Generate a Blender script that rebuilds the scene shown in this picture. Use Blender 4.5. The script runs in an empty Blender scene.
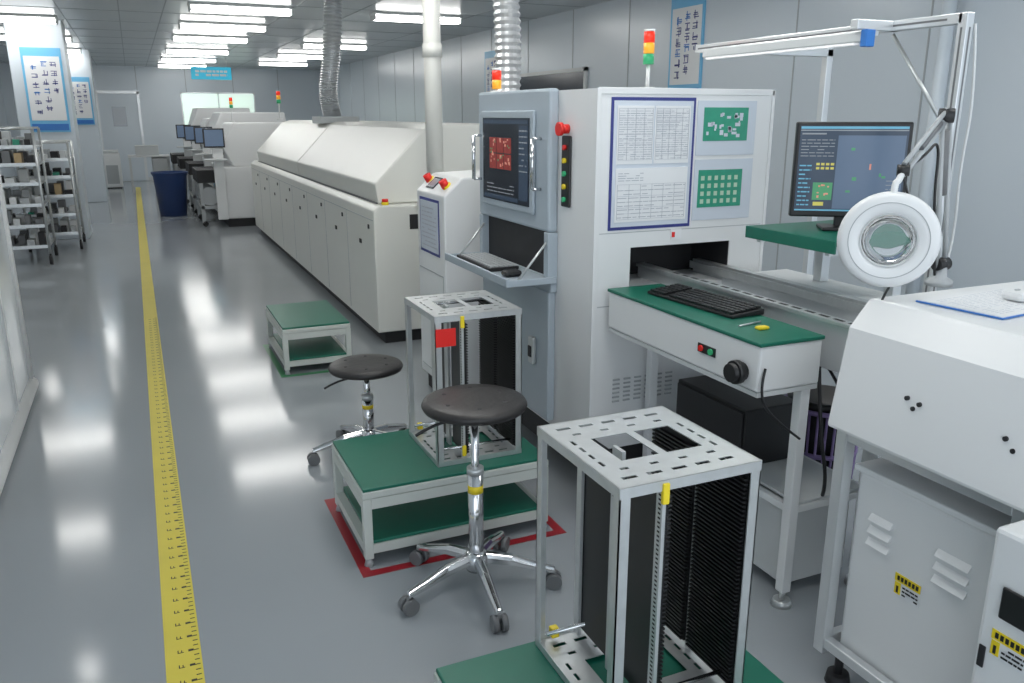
import bpy, bmesh, math, random
from mathutils import Vector, Matrix, Euler
random.seed(7)
scene=bpy.context.scene
V=Vector
# ---------------------------------------------------------------- materials
def mat(name,col,rough=.5,metal=0.,var=.04,scale=6.,bump=0.,emit=0.,alpha=1.,trans=0.,spec=.5,rvar=0.):
    m=bpy.data.materials.new(name);m.use_nodes=True
    nt=m.node_tree;b=nt.nodes['Principled BSDF']
    b.inputs['Roughness'].default_value=rough;b.inputs['Metallic'].default_value=metal
    b.inputs['Specular IOR Level'].default_value=spec
    c=(col[0],col[1],col[2],1)
    tc=nt.nodes.new('ShaderNodeTexCoord');nz=nt.nodes.new('ShaderNodeTexNoise')
    nz.inputs['Scale'].default_value=scale;nz.inputs['Detail'].default_value=4
    nt.links.new(tc.outputs['Object'],nz.inputs['Vector'])
    mx=nt.nodes.new('ShaderNodeMix');mx.data_type='RGBA'
    mx.inputs['A'].default_value=tuple(max(0,x*(1-var)) for x in col)+(1,)
    mx.inputs['B'].default_value=tuple(min(1,x*(1+var)) for x in col)+(1,)
    nt.links.new(nz.outputs['Fac'],mx.inputs['Factor'])
    nt.links.new(mx.outputs['Result'],b.inputs['Base Color'])
    if rvar:
        mr=nt.nodes.new('ShaderNodeMapRange');mr.inputs['To Min'].default_value=rough-rvar;mr.inputs['To Max'].default_value=rough+rvar
        nt.links.new(nz.outputs['Fac'],mr.inputs['Value']);nt.links.new(mr.outputs['Result'],b.inputs['Roughness'])
    if bump:
        bp=nt.nodes.new('ShaderNodeBump');bp.inputs['Strength'].default_value=bump;bp.inputs['Distance'].default_value=.01
        nt.links.new(nz.outputs['Fac'],bp.inputs['Height']);nt.links.new(bp.outputs['Normal'],b.inputs['Normal'])
    if emit:
        b.inputs['Emission Color'].default_value=c;b.inputs['Emission Strength'].default_value=emit
    if trans: b.inputs['Transmission Weight'].default_value=trans
    return m
M={}
M['floor']=mat('floor_epoxy',(.33,.355,.375),.125,var=.05,scale=1.2,rvar=.03,bump=.012,spec=.5)
M['wall']=mat('wall_panel_paint',(.60,.66,.71),.28,var=.02,scale=1)
M['ceil']=mat('ceiling_tile',(.52,.56,.58),.3,var=.03,scale=1)
M['seam']=mat('seam_grey',(.38,.41,.43),.5)
M['white']=mat('machine_white',(.76,.77,.77),.32,var=.02,scale=3)
M['cream']=mat('oven_cream',(.74,.74,.69),.32,var=.02,scale=3)
M['bluegrey']=mat('bluegrey_paint',(.40,.46,.51),.35,var=.03)
M['grey']=mat('grey_paint',(.42,.44,.45),.4)
M['lgrey']=mat('light_grey',(.6,.62,.62),.4)
M['dgrey']=mat('dark_grey_metal',(.16,.165,.17),.4)
M['black']=mat('black_plastic',(.012,.012,.013),.4,var=.2)
M['dark']=mat('dark_recess',(.02,.02,.022),.6)
M['seat']=mat('seat_rubber',(.022,.020,.020),.42,var=.2,scale=40,bump=.15)
M['chrome']=mat('chrome',(.75,.75,.76),.12,metal=1)
M['steel']=mat('galvanised_steel',(.60,.62,.62),.34,metal=.65,var=.12,scale=30)
M['alu']=mat('aluminium_profile',(.70,.72,.73),.3,metal=.6)
M['green']=mat('green_mat',(.005,.14,.09),.42,var=.08,scale=20)
M['frame']=mat('platform_frame_grey',(.58,.61,.57),.4)
M['yellow']=mat('yellow_tape',(.72,.60,.08),.35,var=.08,scale=8)
M['yel']=mat('yellow_plastic',(.85,.65,.02),.4)
M['red']=mat('red_plastic',(.75,.02,.015),.35)
M['redtape']=mat('red_tape',(.36,.02,.03),.3)
M['greentape']=mat('green_tape',(.03,.20,.08),.4)
M['redl']=mat('signal_red',(.8,.03,.01),.3,emit=.4)
M['ambl']=mat('signal_amber',(.9,.40,.03),.3,emit=.3)
M['grnl']=mat('signal_green',(.03,.36,.15),.3,emit=.15)
M['blue']=mat('blue_print',(.03,.18,.55),.4)
M['lblue']=mat('light_blue_print',(.16,.48,.75),.4)
M['navy']=mat('navy_edge',(.03,.04,.22),.4)
M['paper']=mat('paper_white',(.78,.79,.80),.45,var=.02)
M['paperg']=mat('paper_sleeve',(.60,.65,.72),.2,var=.03)
M['ink']=mat('ink_grey',(.36,.38,.43),.6)
M['pcb']=mat('pcb_green',(.03,.30,.19),.4,var=.15,scale=40)
M['pcbc']=mat('pcb_pad',(.45,.62,.48),.4)
M['purple']=mat('purple_basket',(.28,.20,.42),.45)
M['bluebin']=mat('blue_bin_plastic',(.02,.05,.16),.45)
M['lamp']=mat('led_panel_diffuser',(1,.99,.96),.4,emit=14)
M['led']=mat('led_tube',(.9,.9,.9),.4,emit=.25)
M['win']=mat('daylight_window_glass',(.74,.93,.82),.3,emit=.7)
M['exit']=mat('hanging_sign_blue',(.03,.45,.65),.4,emit=.4)
M['scr']=mat('screen_dark',(.012,.016,.024),.15,emit=.3)
M['scrblue']=mat('screen_blue',(.025,.04,.065),.2,emit=.6)
M['scrmid']=mat('screen_slate',(.06,.09,.14),.2,emit=.8)
M['scrred']=mat('screen_red',(.22,.035,.03),.2,emit=.4,var=.5,scale=60)
M['scrbri']=mat('screen_salmon',(.55,.22,.16),.2,emit=.4)
M['scrgrn']=mat('screen_green',(.05,.22,.10),.2,emit=.5)
M['scryel']=mat('screen_yellow',(.45,.40,.08),.2,emit=.5)
M['scrgry']=mat('screen_grey',(.2,.22,.24),.2,emit=.4)
M['scrcy']=mat('screen_cyan',(.10,.30,.42),.2,emit=.5)
M['duct']=mat('duct_foil',(.70,.71,.72),.36,metal=.75,var=.1,scale=50)
M['pipe']=mat('pvc_pipe',(.72,.72,.68),.35)
M['lens']=mat('magnifier_glass',(.97,.97,.97),.02,trans=1.)
M['curtain']=mat('partition_panel',(.66,.71,.74),.15,var=.02)
M['tan']=mat('cardboard_tan',(.45,.33,.18),.6)
# ---------------------------------------------------------------- helpers
def grp(name,loc=(0,0,0),rz=0):
    e=bpy.data.objects.new(name,None);e.empty_display_size=.1
    bpy.context.collection.objects.link(e);e.location=loc;e.rotation_euler=(0,0,rz)
    return e
def addmesh(par,name,bm,m,bevel=0.,smooth=False,segs=2):
    me=bpy.data.meshes.new(name);bmesh.ops.recalc_face_normals(bm,faces=bm.faces[:]);bm.to_mesh(me);bm.free()
    ob=bpy.data.objects.new(name,me);bpy.context.collection.objects.link(ob)
    me.materials.append(M[m] if isinstance(m,str) else m)
    if par: ob.parent=par
    if smooth:
        for p in me.polygons:p.use_smooth=True
    if bevel:
        b=ob.modifiers.new('bevel','BEVEL');b.width=bevel;b.segments=segs;b.limit_method='ANGLE';b.angle_limit=.6
    return ob
def bbox(bm,x0,x1,y0,y1,z0,z1):
    vs=[bm.verts.new((x,y,z)) for x in (x0,x1) for y in (y0,y1) for z in (z0,z1)]
    for f in ((0,1,3,2),(4,6,7,5),(0,4,5,1),(2,3,7,6),(0,2,6,4),(1,5,7,3)): bm.faces.new([vs[i] for i in f])
def box(par,name,x0,x1,y0,y1,z0,z1,m,bevel=.004):
    bm=bmesh.new();bbox(bm,x0,x1,y0,y1,z0,z1);return addmesh(par,name,bm,m,bevel)
def boxes(par,name,L,m,bevel=0.):
    bm=bmesh.new()
    for l in L:bbox(bm,*l)
    return addmesh(par,name,bm,m,bevel)
def bcyl(bm,p0,p1,r0,r1=None,n=20,caps=True):
    p0=V(p0);p1=V(p1);r1=r0 if r1 is None else r1
    d=(p1-p0).normalized();q=d.to_track_quat('Z','Y').to_matrix()
    A=[];B=[]
    for i in range(n):
        a=2*math.pi*i/n;u=q@V((math.cos(a),math.sin(a),0))
        A.append(bm.verts.new(p0+u*r0));B.append(bm.verts.new(p1+u*r1))
    for i in range(n):
        j=(i+1)%n;f=bm.faces.new((A[i],A[j],B[j],B[i]));f.smooth=True
    if caps: bm.faces.new(A[::-1]);bm.faces.new(B)
def cyl(par,name,p0,p1,r,m,r1=None,n=24,bevel=0.):
    bm=bmesh.new();bcyl(bm,p0,p1,r,r1,n);return addmesh(par,name,bm,m,bevel)
def cyls(par,name,L,m,n=16):
    bm=bmesh.new()
    for l in L:bcyl(bm,l[0],l[1],l[2],l[3] if len(l)>3 else None,n)
    return addmesh(par,name,bm,m)
def lathe(par,name,prof,m,c=(0,0,0),axis=(0,0,1),n=48,closed=False):
    bm=bmesh.new();c=V(c);q=V(axis).normalized().to_track_quat('Z','Y').to_matrix();R=[]
    for r,z in prof:
        R.append([bm.verts.new(c+q@V((r*math.cos(2*math.pi*i/n),r*math.sin(2*math.pi*i/n),z))) for i in range(n)])
    k=len(R)
    for a in range(k if closed else k-1):
        A=R[a];B=R[(a+1)%k]
        for i in range(n):
            j=(i+1)%n;f=bm.faces.new((A[i],A[j],B[j],B[i]));f.smooth=True
    if not closed:
        bm.faces.new(R[0]);bm.faces.new(R[-1])
    return addmesh(par,name,bm,m)
def prism(par,name,pts,axis,a0,a1,m,bevel=.004):
    bm=bmesh.new()
    def mk(p,a):
        return {'x':(a,p[0],p[1]),'y':(p[0],a,p[1]),'z':(p[0],p[1],a)}[axis]
    A=[bm.verts.new(mk(p,a0)) for p in pts];B=[bm.verts.new(mk(p,a1)) for p in pts]
    bm.faces.new(A);bm.faces.new(B[::-1])
    for i in range(len(pts)):
        j=(i+1)%len(pts);bm.faces.new((A[i],B[i],B[j],A[j]))
    return addmesh(par,name,bm,m,bevel)
def tube(par,name,pts,r,m,res=6):
    c=bpy.data.curves.new(name,'CURVE');c.dimensions='3D';c.bevel_depth=r;c.bevel_resolution=3;c.use_fill_caps=True
    s=c.splines.new('NURBS');s.points.add(len(pts)-1)
    for i,p in enumerate(pts):s.points[i].co=(p[0],p[1],p[2],1)
    s.use_endpoint_u=True;s.order_u=3;s.resolution_u=res
    c.materials.append(M[m]);o=bpy.data.objects.new(name,c);bpy.context.collection.objects.link(o)
    if par:o.parent=par
    return o
def opanel(par,name,c,u,v,rects,th,m,off=0.):
    c=V(c);u=V(u).normalized();v=V(v).normalized();n=u.cross(v);bm=bmesh.new()
    for a,b,cc,d in rects:
        vs=[bm.verts.new(c+u*x+v*y+n*z) for x in (a,b) for y in (cc,d) for z in (off,off+th)]
        for f in ((0,1,3,2),(4,6,7,5),(0,4,5,1),(2,3,7,6),(0,2,6,4),(1,5,7,3)): bm.faces.new([vs[i] for i in f])
    return addmesh(par,name,bm,m)
def textrects(u0,u1,v0,v1,rows,fill=.55,words=4):
    L=[];h=(v1-v0)/rows
    for r in range(rows):
        y=v1-(r+.5)*h;x=u0
        while x<u1-.001:
            w=(u1-u0)/words*random.uniform(.4,1.1);e=min(u1,x+w)
            if random.random()<.85:L.append((x,e,y-h*fill/2,y+h*fill/2))
            x=e+(u1-u0)/words*.15
    return L
def perf_plate(par,name,x0,x1,y0,y1,z,th,holes,m):
    xs=sorted(set([x0,x1]+[h[0] for h in holes]+[h[1] for h in holes]));ys=sorted(set([y0,y1]+[h[2] for h in holes]+[h[3] for h in holes]))
    bm=bmesh.new();vd={}
    def vv(i,j):
        if (i,j) not in vd: vd[(i,j)]=bm.verts.new((xs[i],ys[j],z))
        return vd[(i,j)]
    for i in range(len(xs)-1):
        for j in range(len(ys)-1):
            cx=(xs[i]+xs[i+1])/2;cy=(ys[j]+ys[j+1])/2
            if any(h[0]<cx<h[1] and h[2]<cy<h[3] for h in holes):continue
            bm.faces.new((vv(i,j),vv(i+1,j),vv(i+1,j+1),vv(i,j+1)))
    o=addmesh(par,name,bm,m);s=o.modifiers.new('thick','SOLIDIFY');s.thickness=th;s.offset=-1;return o
# ---------------------------------------------------------------- camera
H=1.55;f=826;th=math.atan(226/826);psi=math.atan(381*math.cos(th)/826)
cam=bpy.data.objects.new('camera',bpy.data.cameras.new('camera'));bpy.context.collection.objects.link(cam)
cam.data.sensor_width=36;cam.data.lens=36*f/1024;cam.data.clip_start=.05;cam.data.clip_end=100
cam.location=(0,0,H);cam.rotation_euler=(math.pi/2-th,0,-psi);scene.camera=cam
# ---------------------------------------------------------------- room
YB=22.5;XL=-2.6;XR=4.6;CZ=2.68;Y0=-1.5
box(None,'floor',XL-.1,XR+.1,Y0,YB+.1,-.1,0,'floor',0)
box(None,'ceiling',XL-.1,XR+.1,Y0,YB+.1,CZ,CZ+.1,'ceil',0)
box(None,'wall_right',XR,XR+.1,Y0,YB,0,CZ,'wall',0)
box(None,'wall_left',XL-.1,XL,Y0,YB,0,CZ,'wall',0)
box(None,'wall_back',XL-.1,XR+.1,YB,YB+.1,0,CZ,'wall',0)
L=[(XR-.004,XR-.0005,y-.006,y+.006,.1,CZ) for y in [i*1.18+.4 for i in range(-1,19)]]
boxes(None,'trim_1',L,'seam')
L=[(x-.008,x+.008,YB-.004,YB-.0005,.1,CZ) for x in [-2,-.9,.2,1.3,2.4,3.5]]
boxes(None,'trim_2',L,'seam')
L=[(XL,XR,y-.006,y+.006,CZ-.004,CZ-.0005) for y in [i*1.2 for i in range(0,19)]]+[(x-.006,x+.006,0,YB,CZ-.0045,CZ-.001) for x in [-2.4,-1.8,-.6,0.0,.45,1.75,2.45,3.8]]
boxes(None,'trim_3',L,'seam')
box(None,'baseboard_right',XR-.02,XR-.0005,Y0,YB-.03,0.001,.09,'lgrey',0)
box(None,'baseboard_back',XL+.03,XR-.03,YB-.02,YB-.0005,0.001,.09,'lgrey',0)
def fixture(x,y):
    g=grp('ceiling_light',(x,y,CZ))
    box(g,'housing',-.53,.53,-.12,.12,-.03,-.002,'lgrey',.004)
    boxes(g,'end_caps',[(-.525,-.505,-.095,.095,-.085,-.03),(.505,.525,-.095,.095,-.085,-.03)],'lgrey')
    box(g,'diffuser',-.505,.505,-.09,.09,-.08,-.031,'lamp',0)
for y in (1.2,2.4,3.6,4.8,9.75,11.7,13.6,16.3,18.8,21.2):
    fixture(1.19,y)
for y in (3.6,6.4,8.9,11.7,14.5,17.0,20): fixture(-1.2,y)
for y in (1.2,3.4,5.8,9.8,14.2,16.8,19.4): fixture(3.15,y)
# yellow floor line with ruler print
g=grp('floor_marking_tape',(0,0,0))
box(g,'tape',-.08,.02,1.2,20.5,.0005,.0018,'yellow',0)
L=[];y=1.3;k=0
while y<7:
    L.append((.0,.014,y,y+.004,.0018,.0022))
    if k%3==0:
        L+= [(-.045,-.028,y,y+.003,.0018,.0022),(-.045,-.042,y,y+.016,.0018,.0022),(-.035,-.032,y+.002,y+.013,.0018,.0022),(-.015,.0,y,y+.01,.0018,.0022)]
    y+=.025;k+=1
boxes(g,'ruler_print',L,'black')
def window(n,x0,x1,z0,z1):
    g=grp('window_%d'%n,((x0+x1)/2,YB,0));w=(x1-x0)/2
    box(g,'glass',-w+.04,w-.04,-.02,-.003,z0+.04,z1-.04,'win',0)
    boxes(g,'frame',[(-w,-w+.04,-.03,-.002,z0,z1),(w-.04,w,-.03,-.002,z0,z1),(-w,w,-.03,-.002,z0,z0+.04),(-w,w,-.03,-.002,z1-.04,z1),(-.02,.02,-.03,-.002,z0,z1)],'alu')
window(1,1.15,2.9,1.2,2.1)
g=grp('door_1',(-.25,YB,0))
box(g,'leaf',-.42,.42,-.03,-.003,0.01,2.05,'wall');boxes(g,'frame',[(-.48,-.42,-.05,-.003,0.01,2.1),(.42,.48,-.05,-.003,0.01,2.1),(-.48,.48,-.05,-.003,2.05,2.12)],'alu')
box(g,'door_window',-.15,.15,-.036,-.029,1.3,1.75,'scrgry',0)
g=grp('hanging_exit_sign',(1.55,18.2,2.36))
box(g,'board',-.38,.38,-.02,.02,-.12,.12,'exit');cyls(g,'hangers',[((-.3,0,.12),(-.3,0,.31),.006),((.3,0,.12),(.3,0,.31),.006)],'steel')
opanel(g,'lettering',(0,-.021,0),(1,0,0),(0,0,1),textrects(-.3,.3,-.07,.07,2,.6,5),.002,'paper')
def poster(name,c,u,v,w,h):
    g=grp(name,c);o=(0,0,0)
    opanel(g,'backing',o,u,v,[(-w/2,w/2,-h/2,h/2)],.012,'lblue',0.001)
    opanel(g,'sheet',o,u,v,[(-w*.44,w*.44,-h*.36,h*.40)],.003,'paper',.013)
    opanel(g,'footer',o,u,v,[(-w*.46,w*.46,-h*.48,-h*.40)],.003,'blue',.013)
    L=[];L2=[]
    def glyph(cx,cy,s,T):
        for q in range(3):
            yy=cy+s*random.uniform(-.9,.8);T.append((cx-s*random.uniform(.6,1),cx+s*random.uniform(.6,1),yy,yy+s*.20))
        for q in range(2):
            xx=cx+s*random.uniform(-.8,.7);T.append((xx,xx+s*.20,cy-s*random.uniform(.3,1),cy+s*random.uniform(.3,1)))
    for ci,col in enumerate((-.22,.04,.27)):
        for r in range(6 if ci<2 else 4):
            glyph(w*col,h*(.31-.105*r)-(h*.04 if ci==0 else 0),w*.085,L if r%3 or ci==2 else L2)
    opanel(g,'lettering',o,u,v,L,.002,'navy',.016);opanel(g,'lettering_accent',o,u,v,L2,.002,'blue',.016)
    return g
box(None,'pillar',-1.28,-.66,12.1,12.7,.001,CZ-.001,'wall',.01)
box(None,'pillar',-1.2,-.56,17.2,17.8,.001,CZ-.001,'wall',.01)
poster('wall_poster',(-.93,12.1,1.85),(1,0,0),(0,0,1),.44,1.0)
poster('wall_poster',(-.82,17.2,1.8),(1,0,0),(0,0,1),.42,.82)
poster('wall_poster',(XR,6.5,2.13),(0,-1,0),(0,0,1),.50,.86)
poster('wall_poster',(XR,11.0,1.95),(0,-1,0),(0,0,1),.50,.9)
g=grp('wall_viewing_window',(XR,9.2,1.84))
box(g,'dark_glass',-.02,-.002,-.85,.85,-.18,.18,'scr',0);boxes(g,'frame',[(-.03,-.001,-.9,.9,-.22,-.18),(-.03,-.001,-.9,.9,.18,.22),(-.03,-.001,-.9,-.85,-.22,.22),(-.03,-.001,.85,.9,-.22,.22)],'lgrey')
g=grp('partition_screen',(-.70,3.6,0))
box(g,'panel',-.03,.0,-1.6,1.7,.06,2.2,'curtain',.004)
cyl(g,'base_rail',(0.0,-1.6,.045),(0.0,1.72,.045),.04,'white');cyl(g,'end_post',(0,1.7,.0),(0,1.7,2.2),.02,'white')
boxes(g,'mullions',[(.0,.012,y-.015,y+.015,.08,2.2) for y in (-.9,.1,1.1)],'lgrey')
# ---------------------------------------------------------------- step platforms
def platform(x0,x1,y0,y1,name='step_platform'):
    g=grp(name,((x0+x1)/2,(y0+y1)/2,0));a=(x1-x0)/2;b=(y1-y0)/2
    box(g,'top_board',-a,a,-b,b,.262,.288,'frame',.004);box(g,'green_top_mat',-a+.004,a-.004,-b+.004,b-.004,.288,.300,'green',.003)
    t=.032;e=.001
    boxes(g,'legs',[(sx*a-(t if sx>0 else 0),sx*a+(0 if sx>0 else t),sy*b-(t if sy>0 else 0),sy*b+(0 if sy>0 else t),.03,.262) for sx in(-1,1) for sy in(-1,1)],'frame',.003)
    def rails(z0,z1):
        return [(-a+t,a-t,-b+e,-b+t-e,z0,z1),(-a+t,a-t,b-t+e,b-e,z0,z1),(-a+e,-a+t-e,-b+t,b-t,z0,z1),(a-t+e,a-e,-b+t,b-t,z0,z1)]
    boxes(g,'top_rails',rails(.222,.261),'frame');boxes(g,'bottom_rails',rails(.05,.085),'frame')
    box(g,'lower_green_shelf',-a+t,a-t,-b+.006,b-.006,.086,.097,'green',.003)
    cyls(g,'feet',[((sx*(a-.016),sy*(b-.016),0),(sx*(a-.016),sy*(b-.016),.03),.018,.010) for sx in(-1,1) for sy in(-1,1)],'grey')
    return g
platform(.51,1.23,1.08,1.60);platform(.59,1.31,2.60,3.10);platform(.70,1.12,5.02,5.72)
def tape(x0,x1,y0,y1,m,name):
    w=.036;g=grp(name,(0,0,0))
    boxes(g,'strips',[(x0,x1,y0,y0+w,.0005,.0016),(x0,x1,y1-w,y1,.0005,.0016),(x0,x0+w,y0+w,y1-w,.0005,.0016),(x1-w,x1,y0+w,y1-w,.0005,.0016)],m)
tape(.565,1.36,2.54,3.2,'redtape','red_floor_tape');tape(.67,1.18,4.98,5.8,'greentape','green_floor_tape')
# ---------------------------------------------------------------- stools
def stool(x,y,h,a0):
    g=grp('work_stool',(x,y,0))
    lathe(g,'seat',[(.0001,h),(.10,h),(.150,h-.002),(.164,h-.008),(.170,h-.020),(.164,h-.032),(.150,h-.038),(.0001,h-.038)],'seat')
    cyls(g,'seat_studs',[((.105*math.cos(a),.105*math.sin(a),h-.004),(.105*math.cos(a),.105*math.sin(a),h+.0015),.007) for a in [i*math.pi/3+.3 for i in range(6)]],'dark')
    lathe(g,'seat_hub',[(.05,h-.041),(.05,h-.06),(.022,h-.075),(.0001,h-.075)][::-1],'black')
    cyl(g,'column_upper',(0,0,.24),(0,0,h-.05),.014,'chrome')
    cyl(g,'column_lower',(0,0,.08),(0,0,h*.62),.025,'chrome')
    cyl(g,'collar',(0,0,h*.62),(0,0,h*.62+.02),.028,'steel')
    cyl(g,'label_band',(0,0,h*.52),(0,0,h*.56),.0257,'yel')
    tube(g,'height_lever',[(0,0,h-.062),(-.06,.02,h-.07),(-.14,.03,h-.085),(-.19,.03,h-.11)],.005,'black')
    lathe(g,'base_hub',[(.0001,.07),(.034,.07),(.042,.09),(.042,.12),(.030,.14),(.0001,.14)],'chrome')
    bm=bmesh.new();wh=bmesh.new()
    for i in range(5):
        a=a0+i*2*math.pi/5;d=V((math.cos(a),math.sin(a),0));s=V((-d.y,d.x,0))
        secs=[(.03,.115,.018,.018),(.12,.105,.017,.016),(.20,.082,.015,.013),(.265,.066,.012,.010)]
        prev=None
        for r,z,hw,hh in secs:
            ring=[bm.verts.new(d*r+s*(hw*cx)+V((0,0,z+hh*cz))) for cx,cz in ((-1,-1),(1,-1),(1,.2),(.5,1),(-.5,1),(-1,.2))]
            if prev:
                for k in range(6):
                    j=(k+1)%6;bm.faces.new((prev[k],prev[j],ring[j],ring[k]))
            else: bm.faces.new(ring)
            prev=ring
        bm.faces.new(prev)
        c=d*.262
        bcyl(wh,c+V((0,0,.03)),c+V((0,0,.06)),.008);q=s
        bcyl(wh,c+q*.006+V((0,0,.027)),c+q*.024+V((0,0,.027)),.027);bcyl(wh,c-q*.024+V((0,0,.027)),c-q*.006+V((0,0,.027)),.027)
    addmesh(g,'five_star_base',bm,'chrome',.003);addmesh(g,'castors',wh,'dgrey')
stool(.905,2.33,.68,math.radians(264));stool(.86,3.58,.46,math.radians(250))
# ---------------------------------------------------------------- board magazine racks
def magazine(x,y,tag=False):
    g=grp('circuit_board_magazine_rack',(x,y,.3));a=.168;b=.180;Ht=.57
    holes=[(-.095,-.005,-.065,.065),(.015,.105,-.065,.065)]
    for sy in (-1,1):
        for k in range(5):
            x0=-.14+k*.058; yy=sy*.140;holes.append((x0,x0+.034,yy-.006,yy+.006))
        for k in range(4):
            x0=-.12+k*.07; yy=sy*.10;holes.append((x0,x0+.02,yy-.005,yy+.005))
    for k in range(4): holes+=[(-.145,-.137,-.075+k*.04,-.05+k*.04),(.13,.138,-.075+k*.04,-.05+k*.04)]
    for nm,z in (('top_plate',Ht),('bottom_plate',.012)):
        perf_plate(g,nm,-a,a,-b,b,z,.002,holes,'steel')
    boxes(g,'plate_flanges',[(-a,a,-b-.001,-b+.002,Ht-.022,Ht),(-a,a,b-.002,b+.001,Ht-.022,Ht),(-a-.001,-a+.002,-b,b,Ht-.022,Ht),(a-.002,a+.001,-b,b,Ht-.022,Ht),
      (-a,a,-b-.001,-b+.002,0.001,.02),(-a,a,b-.002,b+.001,0.001,.02),(-a-.001,-a+.002,-b,b,0.001,.02),(a-.002,a+.001,-b,b,0.001,.02)],'steel')
    L=[]
    for sx in(-1,1):
        for sy in(-1,1):
            px=sx*a;py=sy*b
            L.append((min(px,px-sx*.024),max(px,px-sx*.024),min(py,py-sy*.003),max(py,py-sy*.003),.01,Ht-.01))
            L.append((min(px,px-sx*.003),max(px,px-sx*.003),min(py,py-sy*.024),max(py,py-sy*.024),.01,Ht-.01))
    boxes(g,'corner_posts',L,'steel')
    def comb(nm,cx,d,yspans):
        L=[]
        for y0,y1 in yspans:
            L.append((cx-.003,cx+.003,y0,y1,.03,Ht-.03))
            z=.035
            while z<Ht-.035:
                L.append((min(cx,cx+d*.012),max(cx,cx+d*.012),y0,y1,z,z+.004));z+=.010
        boxes(g,nm,L,'black')
    comb('fixed_slot_wall',a-.02,-1,[(-b+.01,-.01),(.01,b-.01)])
    comb('adjustable_slot_wall',-a+.115,1,[(-b+.01,-.03),(.03,b-.01)])
    boxes(g,'slot_wall_rails',[(-a+.102,-a+.110,-b+.006,-b+.028,.012,Ht-.004),(-a+.102,-a+.110,b-.028,b-.006,.012,Ht-.004),(-a+.102,-a+.111,-.02,.02,.012,Ht-.004),
        (a-.017,a-.012,-.012,.012,.012,Ht-.004)],'steel')
    boxes(g,'slot_number_strip',[(-a+.1015,-a+.102,-b+.012,-b+.020,z,z+.004) for z in [.04+i*.01 for i in range(50)]],'dark')
    boxes(g,'stop_latches',[(-a+.095,-a+.11,-b-.006,-b+.004,Ht-.05,Ht-.006),(-a+.095,-a+.11,-b-.006,-b+.004,.03,.07),(-a+.03,-a+.05,b-.03,b-.01,.025,.05)],'yel',.002)
    cyls(g,'adjusting_rods',[((-a+.01,sy*.14,.05),(a-.01,sy*.14,.05),.005) for sy in(-1,1)]+[((-a+.01,sy*.14,Ht-.03),(a-.01,sy*.14,Ht-.03),.005) for sy in(-1,1)],'chrome')
    if tag: opanel(g,'red_tag',(-a+.03,-b-.006,Ht-.075),(1,0,0),(0,0,1),[(-.03,.045,-.035,.03)],.002,'red')
magazine(.935,1.402);magazine(1.062,2.856,True)
# ---------------------------------------------------------------- inspection machine
g=grp('inspection_machine',(1.54,2.7,0));W=.80;D=1.12;z0=.24;zt=1.645
tx0,tx1,tz0,tz1=.16,.63,.90,1.06
boxes(g,'body',[(0,tx0,0,D,z0,zt),(tx1,W,0,D,z0,zt),(tx0,tx1,0,D,z0,tz0),(tx0,tx1,0,D,tz1,zt)],'white')
box(g,'tunnel_lining',tx0+.002,tx1-.002,.25,.27,tz0+.002,tz1-.002,'dark',0)
boxes(g,'tunnel_sides',[(tx0,tx0+.002,.005,.25,tz0,tz1),(tx1-.002,tx1,.005,.25,tz0,tz1),(tx0,tx1,.005,.25,tz1-.002,tz1)],'dark')
boxes(g,'edge_trim',[(-.006,.012,-.006,.0,z0,zt),(W-.012,W+.004,-.004,.0,z0,zt),(.0,W,-.004,0,zt-.02,zt+.004)],'white',.003)
boxes(g,'door_gap',[(.02,W-.02,-.0008,0,.835,.839),(.02,W-.02,-.0008,0,1.118,1.121)],'grey')
box(g,'base_plinth',.06,W-.05,.06,D-.06,.08,z0,'dark');cyls(g,'levelling_feet',[((x,y,0),(x,y,.09),.03) for x in(.12,W-.12) for y in(.12,D-.12)],'steel')
Y1=1.05
box(g,'console_upper',-.045,0,.30,Y1,1.09,zt+.008,'bluegrey',.012)
box(g,'console_lower_door',-.035,0,.31,Y1-.01,.27,.84,'bluegrey',.008)
box(g,'console_mid',-.03,0,.30,Y1,.84,.90,'bluegrey',.004)
box(g,'keyboard_recess',-.012,-.001,.34,Y1-.04,.90,1.09,'dark',0)
boxes(g,'recess_cheeks',[(-.045,0,.30,.34,.90,1.09),(-.045,0,Y1-.04,Y1,.90,1.09)],'bluegrey',.003)
box(g,'screen_bezel',-.060,-.045,.42,.98,1.15,1.57,'bluegrey',.006)
box(g,'screen_glass',-.063,-.060,.45,.95,1.18,1.54,'scr',0)
sc=(-.063,.70,1.36)
opanel(g,'screen_ui_bars',sc,(0,-1,0),(0,0,1),[(-.24,.24,.155,.172),(.15,.24,-.16,.15),(-.24,.14,-.172,-.155)],.001,'scrblue')
opanel(g,'screen_ui_red',sc,(0,-1,0),(0,0,1),[(-.17+i*.082,-.094+i*.082,-.04+j*.07,.026+j*.07) for i in range(3) for j in range(2)],.001,'scrred')
def scat(n,x0,x1,z0_,z1_,w0,w1,h0,h1):
    return [(x,x+random.uniform(w0,w1),z,z+random.uniform(h0,h1)) for x,z in [(random.uniform(x0,x1),random.uniform(z0_,z1_)) for _ in range(n)]]
opanel(g,'screen_ui_components',sc,(0,-1,0),(0,0,1),scat(26,-.165,.06,-.035,.085,.006,.02,.006,.014),.0015,'scrbri')
opanel(g,'screen_ui_components_green',sc,(0,-1,0),(0,0,1),scat(10,-.165,.06,-.035,.085,.006,.012,.004,.010),.0016,'scrgrn')
opanel(g,'screen_ui_text',sc,(0,-1,0),(0,0,1),textrects(.155,.235,-.05,.14,8,.22,3)+textrects(-.2,.1,-.15,-.10,3,.25,5),.0015,'scrgry')
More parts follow.
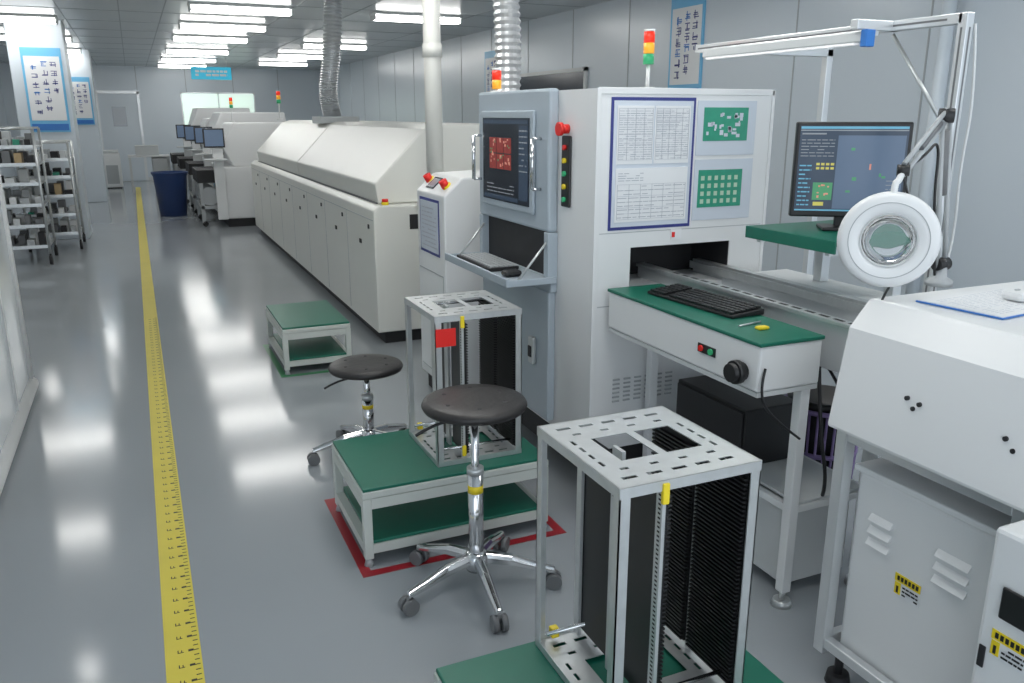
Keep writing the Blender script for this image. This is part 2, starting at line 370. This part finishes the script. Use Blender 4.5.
cyls(g,'bezel_handles',[((-.085,y,1.26),(-.085,y,1.46),.009) for y in(.37,1.015)]+[((-.085,y,z),(-.045,y,z),.006) for y in(.37,1.015) for z in(1.26,1.46)],'chrome')
box(g,'keyboard_tray',-.225,-.01,.30,1.02,.885,.898,'bluegrey',.004)
boxes(g,'tray_lip',[(-.235,-.222,.29,1.03,.880,.915),(-.225,-.01,.29,.30,.880,.908),(-.225,-.01,1.02,1.03,.880,.908)],'bluegrey',.003)
cyls(g,'tray_stays',[((-.17,.32,.90),(-.04,.32,1.05),.005),((-.17,1.0,.90),(-.04,1.0,1.05),.005)],'steel')
box(g,'tray_keyboard',-.20,-.06,.55,.96,.899,.915,'black',.004)
boxes(g,'tray_keys',[(-.19+i*.022,-.172+i*.022,.56+j*.025,.58+j*.025,.915,.920) for i in range(6) for j in range(15)],'grey')
box(g,'tray_mouse',-.19,-.11,.40,.46,.899,.925,'black',.015)
box(g,'door_handle',-.055,-.035,.42,.47,.50,.62,'steel',.006);box(g,'door_lock',-.06,-.05,.43,.46,.53,.58,'dark',.003)
box(g,'button_strip',-.012,0,.19,.26,1.20,1.475,'black',.006)
cyls(g,'buttons_green',[((-.022,.225,z),(-.01,.225,z),.010) for z in (1.23,1.33)],'grnl');cyls(g,'buttons_yellow',[((-.022,.225,z),(-.01,.225,z),.010) for z in (1.28,1.38)],'yel')
cyls(g,'button_red',[((-.022,.225,1.43),(-.01,.225,1.43),.010)],'red')
cyls(g,'emergency_stop',[((-.03,.225,1.50),(-.001,.225,1.50),.018),((-.045,.225,1.50),(-.03,.225,1.50),.026)],'red')
boxes(g,'louvers',[(.10+k*.05,.13+k*.05,-.006,0,.44+j*.018,.446+j*.018) for k in range(6) for j in range(6)],'grey')
def facep(nm,rects,m,off,th=.002): opanel(g,nm,(0,0,0),(1,0,0),(0,0,1),rects,th,m,off)
facep('notice_board_border',[(.055,.425,1.13,1.615)],'navy',.001)
facep('notice_board_sheet',[(.066,.414,1.142,1.603)],'paperg',.003)
facep('notice_papers',[(.08,.237,1.375,1.585),(.243,.40,1.375,1.585),(.08,.40,1.16,1.36)],'paper',.005)
def tbl(x0,x1,z0_,z1_,nx,nz,t=.0008):
    return [(x0,x1,z0_+(z1_-z0_)*i/nz-t/2,z0_+(z1_-z0_)*i/nz+t/2) for i in range(nz+1)]+[(x0+(x1-x0)*i/nx-t/2,x0+(x1-x0)*i/nx+t/2,z0_,z1_) for i in range(nx+1)]
T=textrects(.088,.23,1.39,1.57,22,.2,5)+textrects(.25,.392,1.39,1.57,22,.2,5)+textrects(.09,.2,1.31,1.345,4,.25,3)+textrects(.09,.39,1.17,1.30,9,.15,7)
facep('notice_text',T,'ink',.007,.001);facep('notice_tables',tbl(.086,.232,1.39,1.575,4,10)+tbl(.248,.394,1.39,1.575,5,12)+tbl(.088,.392,1.17,1.30,6,6),'ink',.0071,.001)
facep('photo_sleeve',[(.435,.715,1.40,1.605),(.435,.715,1.15,1.385)],'paperg',.001)
facep('photo_circuit_boards',[(.465,.675,1.455,1.580),(.455,.665,1.20,1.345)],'pcb',.003)
L=[(.467+i*.032,.483+i*.032,1.215+j*.03,1.232+j*.03) for i in range(6) for j in range(4)]
L2=[(random.uniform(.475,.64),random.uniform(1.465,1.55)) for _ in range(26)]
facep('photo_pads',L,'pcbc',.005,.001);facep('photo_components',[(x,x+random.uniform(.006,.025),z,z+random.uniform(.006,.02)) for x,z in L2],'paperg',.005,.001)
facep('warning_label',[(.34,.39,1.08,1.12)],'paper',.001);facep('warning_label_mark',[(.345,.358,1.09,1.11)],'red',.003)
def tower(x,y,z,order=('redl','ambl','grnl'),pole=.12,s=1.):
    g=grp('signal_tower_light',(x,y,z))
    cyl(g,'foot',(0,0,0),(0,0,.012),.03*s,'white');cyl(g,'pole',(0,0,.01),(0,0,pole),.008,'white')
    zz=pole
    for i,m in enumerate(order[::-1]):
        cyl(g,'lens_%d'%(i+1),(0,0,zz),(0,0,zz+.04*s),.022*s,m);zz+=.042*s
    cyl(g,'cap',(0,0,zz),(0,0,zz+.008),.022*s,'white')
tower(1.94,3.0,1.65,pole=.10);tower(1.585,3.74,1.65,order=('redl','ambl'),pole=.02)
# ---------------------------------------------------------------- conveyor table
g=grp('conveyor_workbench',(1.585,1.80,0));TW=.235
box(g,'bench_box',0,TW,0,.86,.765,.905,'white',.008);box(g,'green_mat',-.004,TW+.004,-.004,.864,.905,.917,'green',.003)
boxes(g,'bench_skirt',[(.003,TW-.003,.003,.857,.750,.765)],'lgrey')
boxes(g,'legs',[(.18,.215,.01,.045,.05,.75),(.18,.215,.82,.855,.05,.75),(.50,.535,.01,.045,.05,.80),(.50,.535,.82,.855,.05,.80)],'white',.003)
boxes(g,'leg_braces',[(.185,.21,.045,.82,.33,.354),(.505,.53,.045,.82,.33,.354),(.215,.50,.015,.04,.33,.354),(.215,.50,.825,.85,.33,.354)],'white',.002)
box(g,'lower_shelf',.216,.499,.02,.85,.355,.365,'lgrey',.002)
cyls(g,'levelling_feet',[((x,y,0),(x,y,.02),.035,.028) for x in(.197,.517) for y in(.027,.837)]+[((x,y,.02),(x,y,.06),.010) for x in(.197,.517) for y in(.027,.837)],'steel')
cyls(g,'push_buttons_red',[((-.010,.27,.835),(0,.27,.835),.010)],'red');cyls(g,'push_buttons_green',[((-.010,.22,.835),(0,.22,.835),.010)],'grnl')
box(g,'button_plate',-.004,.0,.20,.29,.82,.85,'black',.002)
cyls(g,'hand_knob',[((-.05,.07,.815),(0,.07,.815),.028),((-.035,.07,.815),(-.015,.07,.815),.036)],'black')
boxes(g,'conveyor_side_plates',[(.28,.305,-.26,1.1,.80,.945),(.56,.585,-.26,1.1,.80,.945)],'alu',.002)
boxes(g,'conveyor_rails',[(.27,.31,-.26,1.1,.945,.958),(.555,.59,-.26,1.1,.945,.958),(.317,.323,-.26,1.1,.92,.95),(.54,.546,-.26,1.1,.92,.95)],'steel',.001)
boxes(g,'rail_slots',[(.283,.297,-.2+k*.06,-.16+k*.06,.958,.9585) for k in range(18)],'dark')
boxes(g,'conveyor_belts',[(.306,.316,-.26,1.1,.92,.926),(.547,.559,-.26,1.1,.92,.926)],'black')
boxes(g,'conveyor_pan',[(.306,.555,-.26,.87,.80,.81)],'grey',.002)
boxes(g,'far_cover_plate',[(.60,.86,-.2,.86,.78,.93)],'white',.006)
cyls(g,'conveyor_shafts',[((.31,y,.86),(.56,y,.86),.008) for y in (-.1,.3,.75)],'chrome')
box(g,'drawer_cabinet',.225,.49,.06,.34,.045,.32,'lgrey',.005)
tube(g,'hanging_cables',[(.28,.05,.80),(.26,.0,.6),(.28,-.03,.45),(.32,.02,.37)],.006,'black');tube(g,'hanging_cables_2',[(.36,.12,.80),(.36,.0,.7),(.40,-.02,.55),(.42,.05,.37)],.005,'black')
tube(g,'knob_cable',[(.02,-.004,.84),(-.01,-.02,.78),(.03,-.02,.70),(.17,-.01,.60)],.004,'black')
g=grp('computer_keyboard',(1.750,2.30,.917),rz=math.radians(4))
prism(g,'case',[(-.070,.0),(.070,0),(.070,.022),(-.070,.012)],'y',-.225,.225,'black')
boxes(g,'keys',[(-.066+i*.022,-.048+i*.022,-.215+j*.0215,-.197+j*.0215,.014+i*.0016,.0215+i*.0016) for i in range(6) for j in range(20) if j!=15],'black',.0015)
g=grp('small_hand_tools',(1.70,1.93,.917))
box(g,'yellow_tape_roll',-.02,.02,-.01,.015,0,.010,'yel',.004);cyls(g,'tweezers',[((-.05,.05,.004),(.05,.07,.004),.003)],'steel')
g=grp('desktop_computer_tower',(1.93,2.30,.366))
box(g,'case',-.12,.12,-.2,.2,0,.21,'black',.006);box(g,'front_bezel',-.13,-.12,-.19,.19,.01,.20,'dark',.004)
def basket(g,h,r,m='purple'):
    L=[((r*.8*math.cos(a),r*.8*math.sin(a),.01),(r*math.cos(a),r*math.sin(a),h),.005) for a in [i*2*math.pi/28 for i in range(28)]]
    cyls(g,'slats',L,m,6)
    for i,z in enumerate((0.01,h*.33,h*.66,h)):
        rr=r*.8+r*.2*z/h
        lathe(g,'hoop_%d'%i,[(rr-.004,z-.008),(rr+.006,z-.008),(rr+.006,z+.008),(rr-.004,z+.008)],m,closed=True,n=28)
    lathe(g,'bag_liner',[(.0001,.02),(r*.74,.02),(r*.93,h+.01),(r*.97,h+.03),(r*.85,h+.035),(.0001,h-.06)],'black',n=24)
g=grp('mesh_basket',(2.28,2.22,0));basket(g,.50,.14)
g=grp('mesh_basket',(1.535,2.60,0));basket(g,.23,.085)
# ---------------------------------------------------------------- monitor shelf + frame
g=grp('monitor_shelf',(0,0,0))
box(g,'green_shelf_top',2.04,2.46,2.0,2.44,1.140,1.158,'green',.003);box(g,'shelf_edge',2.030,2.039,2.0,2.44,1.115,1.158,'green',.002)
boxes(g,'support_posts',[(2.36,2.40,2.04,2.08,.931,1.139),(2.36,2.40,2.38,2.42,.931,1.139)],'alu',.002)
boxes(g,'brackets',[(2.06,2.36,2.05,2.07,1.10,1.139),(2.06,2.36,2.39,2.41,1.10,1.139)],'alu',.002)
g=grp('computer_monitor',(2.265,2.20,1.159),rz=math.radians(-34))
box(g,'bezel',-.190,.190,-.012,.02,.045,.370,'black',.006);box(g,'screen',-.177,.177,-.0145,-.012,.066,.357,'scrblue',0)
o=(0,-.0145,.21)
opanel(g,'screen_ui_main',o,(1,0,0),(0,0,1),[(-.05,.17,-.135,.115)],.0008,'scrmid')
opanel(g,'screen_ui_grey',o,(1,0,0),(0,0,1),[(-.175,.175,.130,.134),(-.17,-.09,.118,.123)]+textrects(-.17,-.06,.04,.105,6,.25,4)+textrects(.12,.165,-.13,-.03,7,.15,2),.001,'scrgry')
opanel(g,'screen_ui_cyan',o,(1,0,0),(0,0,1),[(-.175,.175,.137,.145),(-.175,.175,-.143,-.138)]+textrects(-.17,-.13,-.13,.02,10,.3,2),.001,'scrcy')
opanel(g,'screen_ui_yellow',o,(1,0,0),(0,0,1),[(-.115+i*.016,-.104+i*.016,.0+j*.014,.008+j*.014) for i in range(4) for j in range(2)]+[(-.115,-.08,-.125,-.112)],.0012,'scryel')
opanel(g,'screen_ui_green',o,(1,0,0),(0,0,1),[(-.12,-.055,-.105,-.045)]+scat(5,-.02,.14,-.08,.08,.006,.02,.004,.012),.001,'scrgrn')
opanel(g,'screen_ui_red',o,(1,0,0),(0,0,1),scat(9,-.117,-.068,-.10,-.055,.004,.010,.004,.010)+[(.06,.066,.0,.02)],.0014,'scrbri')
box(g,'neck',-.03,.03,.02,.04,.0,.2,'black');box(g,'stand_base',-.08,.08,-.05,.08,0.0,.012,'black',.004)
g=grp('aluminium_lamp_frame',(0,0,0))
def prof(L,nm): boxes(g,nm,L,'alu',.003)
zt2=1.83
prof([(2.165,2.195,1.735,1.765,.93,zt2)],'near_post');prof([(2.50,2.53,2.60,2.63,0,zt2)],'far_post')
prof([(2.165,2.195,1.75,3.0,zt2-.03,zt2),(2.10,2.12,2.0,2.80,zt2-.045,zt2-.025)],'long_beams');prof([(2.10,2.53,2.60,2.63,zt2-.06,zt2-.03),(2.02,2.2,1.99,2.02,zt2-.03,zt2)],'cross_beams')
box(g,'led_light_housing',2.04,2.065,1.99,2.78,zt2-.065,zt2-.035,'lgrey',.004);box(g,'led_light_tube',2.043,2.062,2.02,2.76,zt2-.072,zt2-.065,'led',0)
box(g,'blue_end_cap',2.035,2.07,1.965,1.99,zt2-.08,zt2-.03,'blue',.003)
cyls(g,'brace',[((2.18,1.76,1.5),(2.18,2.0,1.79),.006)],'steel')
boxes(g,'profile_slots',[(2.1642,2.165,1.747,1.753,.95,zt2-.04),(2.177,2.183,1.7342,1.735,.95,zt2-.04),(2.1642,2.165,1.80,2.98,zt2-.018,zt2-.012)],'dgrey')
tube(g,'dangling_cable',[(2.2,1.735,1.8),(2.22,1.72,1.6),(2.2,1.72,1.4),(2.23,1.73,1.2),(2.2,1.72,1.12)],.004,'lgrey')
# ---------------------------------------------------------------- magazine unloader (right)
g=grp('board_unloader_machine',(0,0,0))
prism(g,'upper_cover',[(1.575,.765),(1.615,1.03),(1.675,1.10),(2.45,1.10),(2.45,.765)],'y',.45,1.52,'white',.010)
boxes(g,'frame_posts',[(1.60,1.635,1.47,1.505,.10,.764),(1.60,1.635,.98,1.015,.06,.764),(2.40,2.435,1.47,1.505,.10,.764)],'alu',.003)
boxes(g,'frame_rails',[(1.602,1.633,1.015,1.47,.735,.764),(1.635,2.40,1.475,1.50,.735,.764),(1.602,1.63,1.015,1.47,.12,.15),(1.635,2.4,1.475,1.50,.12,.15)],'alu',.003)
box(g,'lower_cabinet',1.642,2.38,1.02,1.455,.11,.655,'white',.010);box(g,'cabinet_lid',1.635,2.39,1.01,1.465,.655,.672,'white',.004)
cyls(g,'levelling_feet',[((x,y,0),(x,y,.03),.035,.03) for x in(1.66,2.41) for y in(1.46,)]+[((x,y,.03),(x,y,.11),.012) for x in(1.66,2.41) for y in(1.46,)]+[((1.66,1.0,0),(1.66,1.0,.06),.03)],'dark')
for j in range(3):
    for n_,(ya,yb,zz) in enumerate(((1.33,1.40,.545),(1.11,1.20,.545))):
        z=zz-.034*j
        prism(g,'vent_louver',[(1.642,z),(1.630,z-.004),(1.642,z+.014)],'y',ya,yb,'white',.001)
def warn(g,y,z,x):
    opanel(g,'warning_sticker',(x,y,z),(0,-1,0),(0,0,1),[(-.038,.038,-.03,.03)],.001,'paper')
    opanel(g,'warning_sticker_top',(x,y,z),(0,-1,0),(0,0,1),[(-.038,.038,.008,.03),(-.036,-.018,-.026,.006)],.001,'yel',.001)
    opanel(g,'warning_text',(x,y,z),(0,-1,0),(0,0,1),[(-.030+i*.011,-.023+i*.011,.013,.025) for i in range(6)]+textrects(-.012,.034,-.026,.004,3,.4,3)+[(-.030,-.024,-.022,-.004)],.001,'black',.002)
warn(g,1.265,.41,1.641)
cyls(g,'bolt_holes',[((1.590,y,z),(1.588+.02,y,z),.0055) for y,z in ((1.30,.91),(1.28,.89),(1.265,.905),(1.05,.90),(1.03,.88))],'dark')
g=grp('clipboard_document',(1.92,1.34,1.101),rz=.1)
box(g,'board',-.17,.17,-.11,.11,0,.004,'blue',.001);box(g,'sheet',-.166,.168,-.107,.106,.004,.006,'paper',0);opanel(g,'text',(0,0,.006),(1,0,0),(0,1,0),textrects(-.14,.14,-.09,.08,16,.10,8),.0003,'paperg')
g=grp('desk_mouse',(1.98,1.32,1.108));box(g,'shell',-.05,.05,-.03,.03,0,.026,'white',.012);box(g,'scroll_wheel',-.035,-.02,-.004,.004,.02,.029,'grey',.002)
g=grp('control_box_cabinet',(1.485,.40,0))
box(g,'body',0,.5,-.4,.57,.05,.762,'white',.010);box(g,'handle_recess',-.004,0,.545,.56,.45,.50,'dark',.003);box(g,'power_switch',-.010,0,.543,.558,.36,.40,'red',.003)
box(g,'display',-.008,0,.46,.53,.58,.65,'black',.004)
warn(g,.50,.52,-.001)
boxes(g,'plinth',[(.03,.47,-.37,.52,0,.05)],'dark')
# ---------------------------------------------------------------- magnifier lamp
C=V((1.684,1.488,1.252));g=grp('magnifier_lamp',C)
n=(V((0,0,H))-C).normalized();n=(n+V((.0,-.1,-.12))).normalized()
R=.119;r=.064;prof_=[(r,-.010),(r,.008),(r+.006,.014),(R-.014,.016),(R-.004,.010),(R,0),(R-.004,-.012),(R-.014,-.018),(r+.006,-.016)]
lathe(g,'ring_housing',prof_,'white',axis=n,closed=True,n=64)
lathe(g,'lens_bezel',[(r-.002,.004),(r-.002,.008),(r+.003,.014),(r+.003,.004)],'lgrey',axis=n,closed=True,n=64)
lathe(g,'ring_groove',[(r+.028,.0148),(r+.028,.0165),(r+.030,.0165),(r+.030,.0148)],'grey',axis=n,closed=True,n=64)
lathe(g,'lens',[(.0001,-.003),(r*.6,-.0022),(r-.002,-.001),(r-.002,.001),(r*.6,.0022),(.0001,.003)],'lens',axis=n)
up=(V((0,0,1))-n*n.z).normalized();sd=up.cross(n)
J0=up*.112;J1=V((1.72,1.50,1.42))-C;J2=V((1.90,1.545,1.55))-C;J4=V((1.975,1.56,1.10))-C
tube(g,'yoke',[J0-up*.01,J0+up*.03,(J0+J1)/2,J1],.008,'white')
cyls(g,'knuckles',[(J1-sd*.014,J1+sd*.014,.014),(J2-sd*.018,J2+sd*.018,.018)],'black')
o=V((.0,.0,.015))
cyls(g,'arm_bars',[(J1+o,J2+o,.006),(J1-o,J2-o,.006),(J2+V((.014,0,0)),J4+V((.014,0,.05)),.0065),(J2-V((.014,0,0)),J4+V((-.014,0,.05)),.0065)],'grey')
cyls(g,'springs',[(J2.lerp(J1,.15),J2.lerp(J1,.6),.008),(J2.lerp(J4,.08),J2.lerp(J4,.45),.010)],'dgrey')
cyls(g,'lower_knuckle',[(J4+V((-.02,0,.06)),J4+V((.02,0,.06)),.018)],'black')
lathe(g,'table_mount',[(.0001,0.001),(.035,0.001),(.035,.015),(.018,.025),(.015,.07),(.0001,.07)],'grey',c=J4)
tube(g,'cord',[J1+V((0,0,-.01)),J1+V((.03,-.02,-.10)),V((.05,-.02,-.08)),-up*.10+V((0.03,0,0)),-up*.16],.003,'black')
tube(g,'arm_cable',[J1,(J1+J2)/2+V((0,0,-.04)),J2+V((-.01,0,-.05)),(J2+J4)/2+V((-.035,0,0)),J4+V((-.02,0,.03))],.0035,'black')
# ---------------------------------------------------------------- buffer cabinet
g=grp('buffer_control_cabinet',(1.42,4.05,0))
prism(g,'body',[(0,.10),(0,1.15),(.10,1.24),(.62,1.26),(.62,.10)],'y',0,.46,'white',.01)
boxes(g,'door_seam',[(-.002,0,.03,.43,.72,.726),(-.002,0,.03,.43,.15,.156),(-.002,0,.03,.034,.15,.72)],'grey')
boxes(g,'skirt',[(.03,.6,.03,.43,0,.10)],'dark')
opanel(g,'notice_border',(0,.24,.95),(0,-1,0),(0,0,1),[(-.16,.16,-.13,.17)],.002,'navy',.001);opanel(g,'notice',(0,.24,.95),(0,-1,0),(0,0,1),[(-.145,.145,-.115,.155)],.002,'paperg',.003)
opanel(g,'notice_text',(0,.24,.95),(0,-1,0),(0,0,1),textrects(-.12,.12,-.1,.13,10,.3,4),.001,'ink',.005)
sl=V((.10,0,.09)).normalized()
opanel(g,'display',(.05,.25,1.195),(0,-1,0),sl,[(-.1,.02,-.04,.04)],.004,'scr',.001);opanel(g,'display_glow',(.05,.25,1.195),(0,-1,0),sl,[(-.09,.01,-.03,.03)],.001,'scrgry',.005)
cyls(g,'emergency_buttons',[((.04,.08,1.19),(.02,.08,1.225),.022),((.06,.40,1.20),(.04,.40,1.235),.022)],'red');cyls(g,'button_base',[((.06,.08,1.175),(.04,.08,1.20),.026),((.08,.40,1.19),(.06,.40,1.21),.026)],'yel')
g=grp('link_conveyor',(1.55,4.52,0))
boxes(g,'side_plates',[(.2,.23,0,.9,.8,.95),(.5,.53,0,.9,.8,.95)],'alu');boxes(g,'legs',[(.2,.24,.1,.14,0,.8),(.5,.54,.1,.14,0,.8),(.2,.24,.76,.8,0,.8),(.5,.54,.76,.8,0,.8)],'white');box(g,'cover',.15,.58,.02,.88,.95,1.0,'white')
# ---------------------------------------------------------------- reflow oven
g=grp('reflow_oven',(1.41,5.45,0));Lo=6.4
prism(g,'lower_body',[(0,.09),(0,.93),(.04,.965),(1.3,.965),(1.3,.09)],'y',0,Lo,'cream',.01)
boxes(g,'panel_gaps',[(-.002,0,k*.8-.003,k*.8+.003,.12,.865) for k in range(1,8)]+[(-.003,0,.02,Lo-.02,.865,.870)],'grey')
boxes(g,'panel_locks',[(-.007,0,k*.8+.36,k*.8+.41,.67,.70) for k in range(8)]+[(-.007,0,k*.8+.12,k*.8+.15,.80,.83) for k in range(8)],'dark',.002)
boxes(g,'plinth',[(.06,1.24,.05,Lo-.05,0,.09)],'dark')
for i,(a,b) in enumerate(((.12,3.1),(3.12,6.1))):
    prism(g,'hood_%d'%(i+1),[(.07,.966),(.05,1.10),(.09,1.14),(.40,1.46),(.50,1.49),(1.15,1.49),(1.25,1.2),(1.25,.966)],'y',a,b,'cream',.012)
boxes(g,'hood_lip_shadow_gap',[(.055,.068,.13,6.09,.966,.975)],'dgrey')
cyls(g,'hood_handles',[((.10,y-.09,1.12),(.10,y+.09,1.12),.010) for y in (.8,2.3,3.9,5.4)],'steel')
prism(g,'exhaust_box',[(.35,1.47),(.35,1.54),(.75,1.54),(.75,1.49)],'y',3.3,3.75,'lgrey')
boxes(g,'exit_slot',[(.25,.95,-.004,0,.80,.90)],'dark')
cyls(g,'stop_button',[((.1,.06,.965),(.1,.06,.985),.025)],'yel');cyls(g,'stop_button_red',[((.1,.06,.985),(.1,.06,1.005),.022)],'red')
def flex(name,pts,r):
    g=grp(name,pts[0]);P=[V(p)-V(pts[0]) for p in pts]
    bm=bmesh.new();n=90;rings=[]
    def at(t):
        k=len(P)-1;s=t*k;i=min(int(s),k-1);u=s-i
        p0=P[max(i-1,0)];p1=P[i];p2=P[i+1];p3=P[min(i+2,k)]
        return .5*((2*p1)+(-p0+p2)*u+(2*p0-5*p1+4*p2-p3)*u*u+(-p0+3*p1-3*p2+p3)*u**3)
    for i in range(n+1):
        c=at(i/n);rr=r*(1.0 if i%2 else .86)
        rings.append([bm.verts.new(c+V((rr*math.cos(2*math.pi*k/20),rr*math.sin(2*math.pi*k/20),0))) for k in range(20)])
    for i in range(n):
        for k in range(20):
            j=(k+1)%20;bm.faces.new((rings[i][k],rings[i][j],rings[i+1][j],rings[i+1][k]))
    addmesh(g,'corrugated_hose',bm,'duct')
    return g
flex('flexible_exhaust_duct',[(1.93,4.35,1.27),(1.91,4.35,1.6),(1.90,4.33,2.0),(1.88,4.35,2.4),(1.88,4.35,CZ)],.075)
flex('flexible_exhaust_duct',[(1.93,8.97,1.545),(1.90,8.97,1.8),(1.96,8.97,2.2),(2.0,8.97,CZ)],.10)
g=grp('vertical_air_pipe',(1.76,5.18,0));cyl(g,'pipe',(0,0,1.0),(0,0,CZ),.055,'pipe')
cyls(g,'coupling',[((0,0,1.9),(0,0,1.98),.062),((0,0,1.0),(0,0,1.06),.07)],'pipe')
g=grp('wall_service_pipe',(XR-.12,3.72,0));cyl(g,'pipe',(0,0,0),(0,0,CZ),.04,'wall')
g=grp('nitrogen_supply_cabinet',(2.95,4.3,0));box(g,'body',-.35,.35,-.3,.3,.05,1.15,'white',.012);box(g,'door_panel',-.30,.30,-.312,-.30,.1,1.05,'lgrey',.004);box(g,'latch',.22,.25,-.32,-.312,.55,.65,'dark',.003);boxes(g,'plinth',[(-.3,.3,-.25,.25,0,.05)],'dark')
tower(1.75,11.3,1.50,pole=.2,s=1.2);tower(1.4,13.6,1.46,pole=.2,s=1.2)
# ---------------------------------------------------------------- mounters
def mounter(y,dx=0,h=1.45,s=1.):
    g=grp('pick_and_place_machine',(1.0+dx,y,0))
    box(g,'base',.05,1.4,0,1.4,.12,.85,'white',.02);boxes(g,'plinth',[(.12,1.3,.05,1.35,0,.12)],'dark')
    prism(g,'top_cover',[(.25,.85),(.10,1.15),(.30,h),(1.3,h),(1.4,.85)],'y',.03,1.37,'white',.02)
    box(g,'window',.11,.16,.3,1.1,1.0,1.2,'dark',.004)
    boxes(g,'feeder_bank',[(-.24,.05,.2+k*.1,.27+k*.1,.62+.01*(k%3),.80) for k in range(10)],'dark',.004);boxes(g,'feeder_cart',[(-.22,.05,.2,1.2,.25,.30),(-.22,-.17,.2,.25,.05,.62),(-.22,-.17,1.15,1.2,.05,.62)],'grey',.003)
    cyls(g,'tape_reels',[((-.09,.22+k*.1,.43),(-.09,.24+k*.1,.43),.13) for k in range(10)],'grey')
    cyls(g,'cart_wheels',[((-.18,yy,.04),(-.18,yy+.03,.04),.04) for yy in(.2,1.15)],'dark')
    box(g,'control_post',-.02,.12,-.06,0.0,.12,1.25,'white',.01)
    box(g,'monitor',-.13,.15,-.10,-.065,1.12,1.38,'black',.006);box(g,'monitor_screen',-.11,.13,-.103,-.10,1.14,1.36,'scrmid',0)
    box(g,'keyboard_shelf',-.15,.15,-.22,-.065,.95,.97,'lgrey',.004)
    boxes(g,'front_labels',[(.046,.05,.3,.4,.5,.6),(.046,.05,1.0,1.08,.5,.58)],'lblue')
mounter(12.5,0);mounter(14.3,.0,1.6);mounter(16.1,-.05,1.5);mounter(17.9,-.1,1.7)
def bin_(x,y):
    g=grp('waste_bin',(x,y,0));lathe(g,'tub',[(.0001,.0),(.2,.0),(.25,.62),(.27,.66),(.25,.68),(.235,.62),(.0001,.6)],'bluebin');lathe(g,'rim',[(.25,.66),(.275,.66),(.275,.69),(.25,.69)],'bluebin',closed=True)
bin_(.46,14.4)
g=grp('work_desk',(.25,19.3,0));box(g,'top',-.4,.4,-.35,.35,.72,.75,'white');boxes(g,'legs',[(sx*.37-.02,sx*.37+.02,sy*.32-.02,sy*.32+.02,0,.72) for sx in(-1,1) for sy in(-1,1)],'lgrey')
box(g,'stacked_boxes',-.25,.2,-.2,.2,.75,.95,'lgrey',.01);box(g,'drawer_unit',.05,.35,-.3,.3,.05,.70,'lgrey',.01)
g=grp('white_cabinet_unit',(-.5,20.6,0));box(g,'body',-.18,.18,-.18,.18,.02,.75,'white',.02);box(g,'top_cap',-.16,.16,-.16,.16,.75,.82,'lgrey',.02);box(g,'front_grille',-.12,.12,-.185,-.18,.1,.5,'grey',.003);boxes(g,'feet',[(-.15,.15,-.15,.15,0,.02)],'dark')
# ---------------------------------------------------------------- trolleys left
def trolley(x,y,hh,name='component_trolley'):
    g=grp(name,(x,y,0));a=.27;b=.33
    cyls(g,'posts',[((sx*a,sy*b,.12),(sx*a,sy*b,hh),.014) for sx in(-1,1) for sy in(-1,1)]+[((-a,sy*b,hh),(a,sy*b,hh),.012) for sy in(-1,1)],'steel')
    zs=[.18,.40,.62,.84,1.04]+([1.22] if hh>1.3 else [])
    boxes(g,'shelves',[(-a,a,-b,b,z,z+.015) for z in zs],'steel')
    boxes(g,'shelf_rims',[(-a,a,-b-.005,-b+.005,z,z+.035) for z in zs]+[(-a,a,b-.005,b+.005,z,z+.035) for z in zs],'steel')
    ks=('lgrey','grey','dgrey','white','dark','tan','pcb');bm={k:bmesh.new() for k in ks}
    for z in zs:
        for k in range(5):
            for q in range(3):
                if random.random()<.15: continue
                cx=-a+.055+k*.105;cy=-b+.10+q*.21;s=random.uniform(.025,.045);t=random.uniform(.05,.09);h=random.uniform(.03,.16)
                bbox(bm[random.choice(ks if q==0 and k%3==0 else ks[:5])],cx-s,cx+s,cy-t,cy+t,z+.015,z+.015+h)
    for k in ks:
        if len(bm[k].verts): addmesh(g,'components_'+k,bm[k],k,.003)
    cyls(g,'wheels',[((sx*a-.015,sy*b,.05),(sx*a+.015,sy*b,.05),.05) for sx in(-1,1) for sy in(-1,1)]+[((sx*a,sy*b,.05),(sx*a,sy*b,.13),.01) for sx in(-1,1) for sy in(-1,1)],'dark')
trolley(-1.22,10.4,1.42);trolley(-.98,11.45,1.25);trolley(-1.80,11.3,1.55)
# ---------------------------------------------------------------- world
w=bpy.data.worlds.new('world');scene.world=w;w.use_nodes=True
bg=w.node_tree.nodes['Background'];bg.inputs[0].default_value=(.84,.92,1,1);bg.inputs[1].default_value=2.0
scene.view_settings.view_transform='Standard'
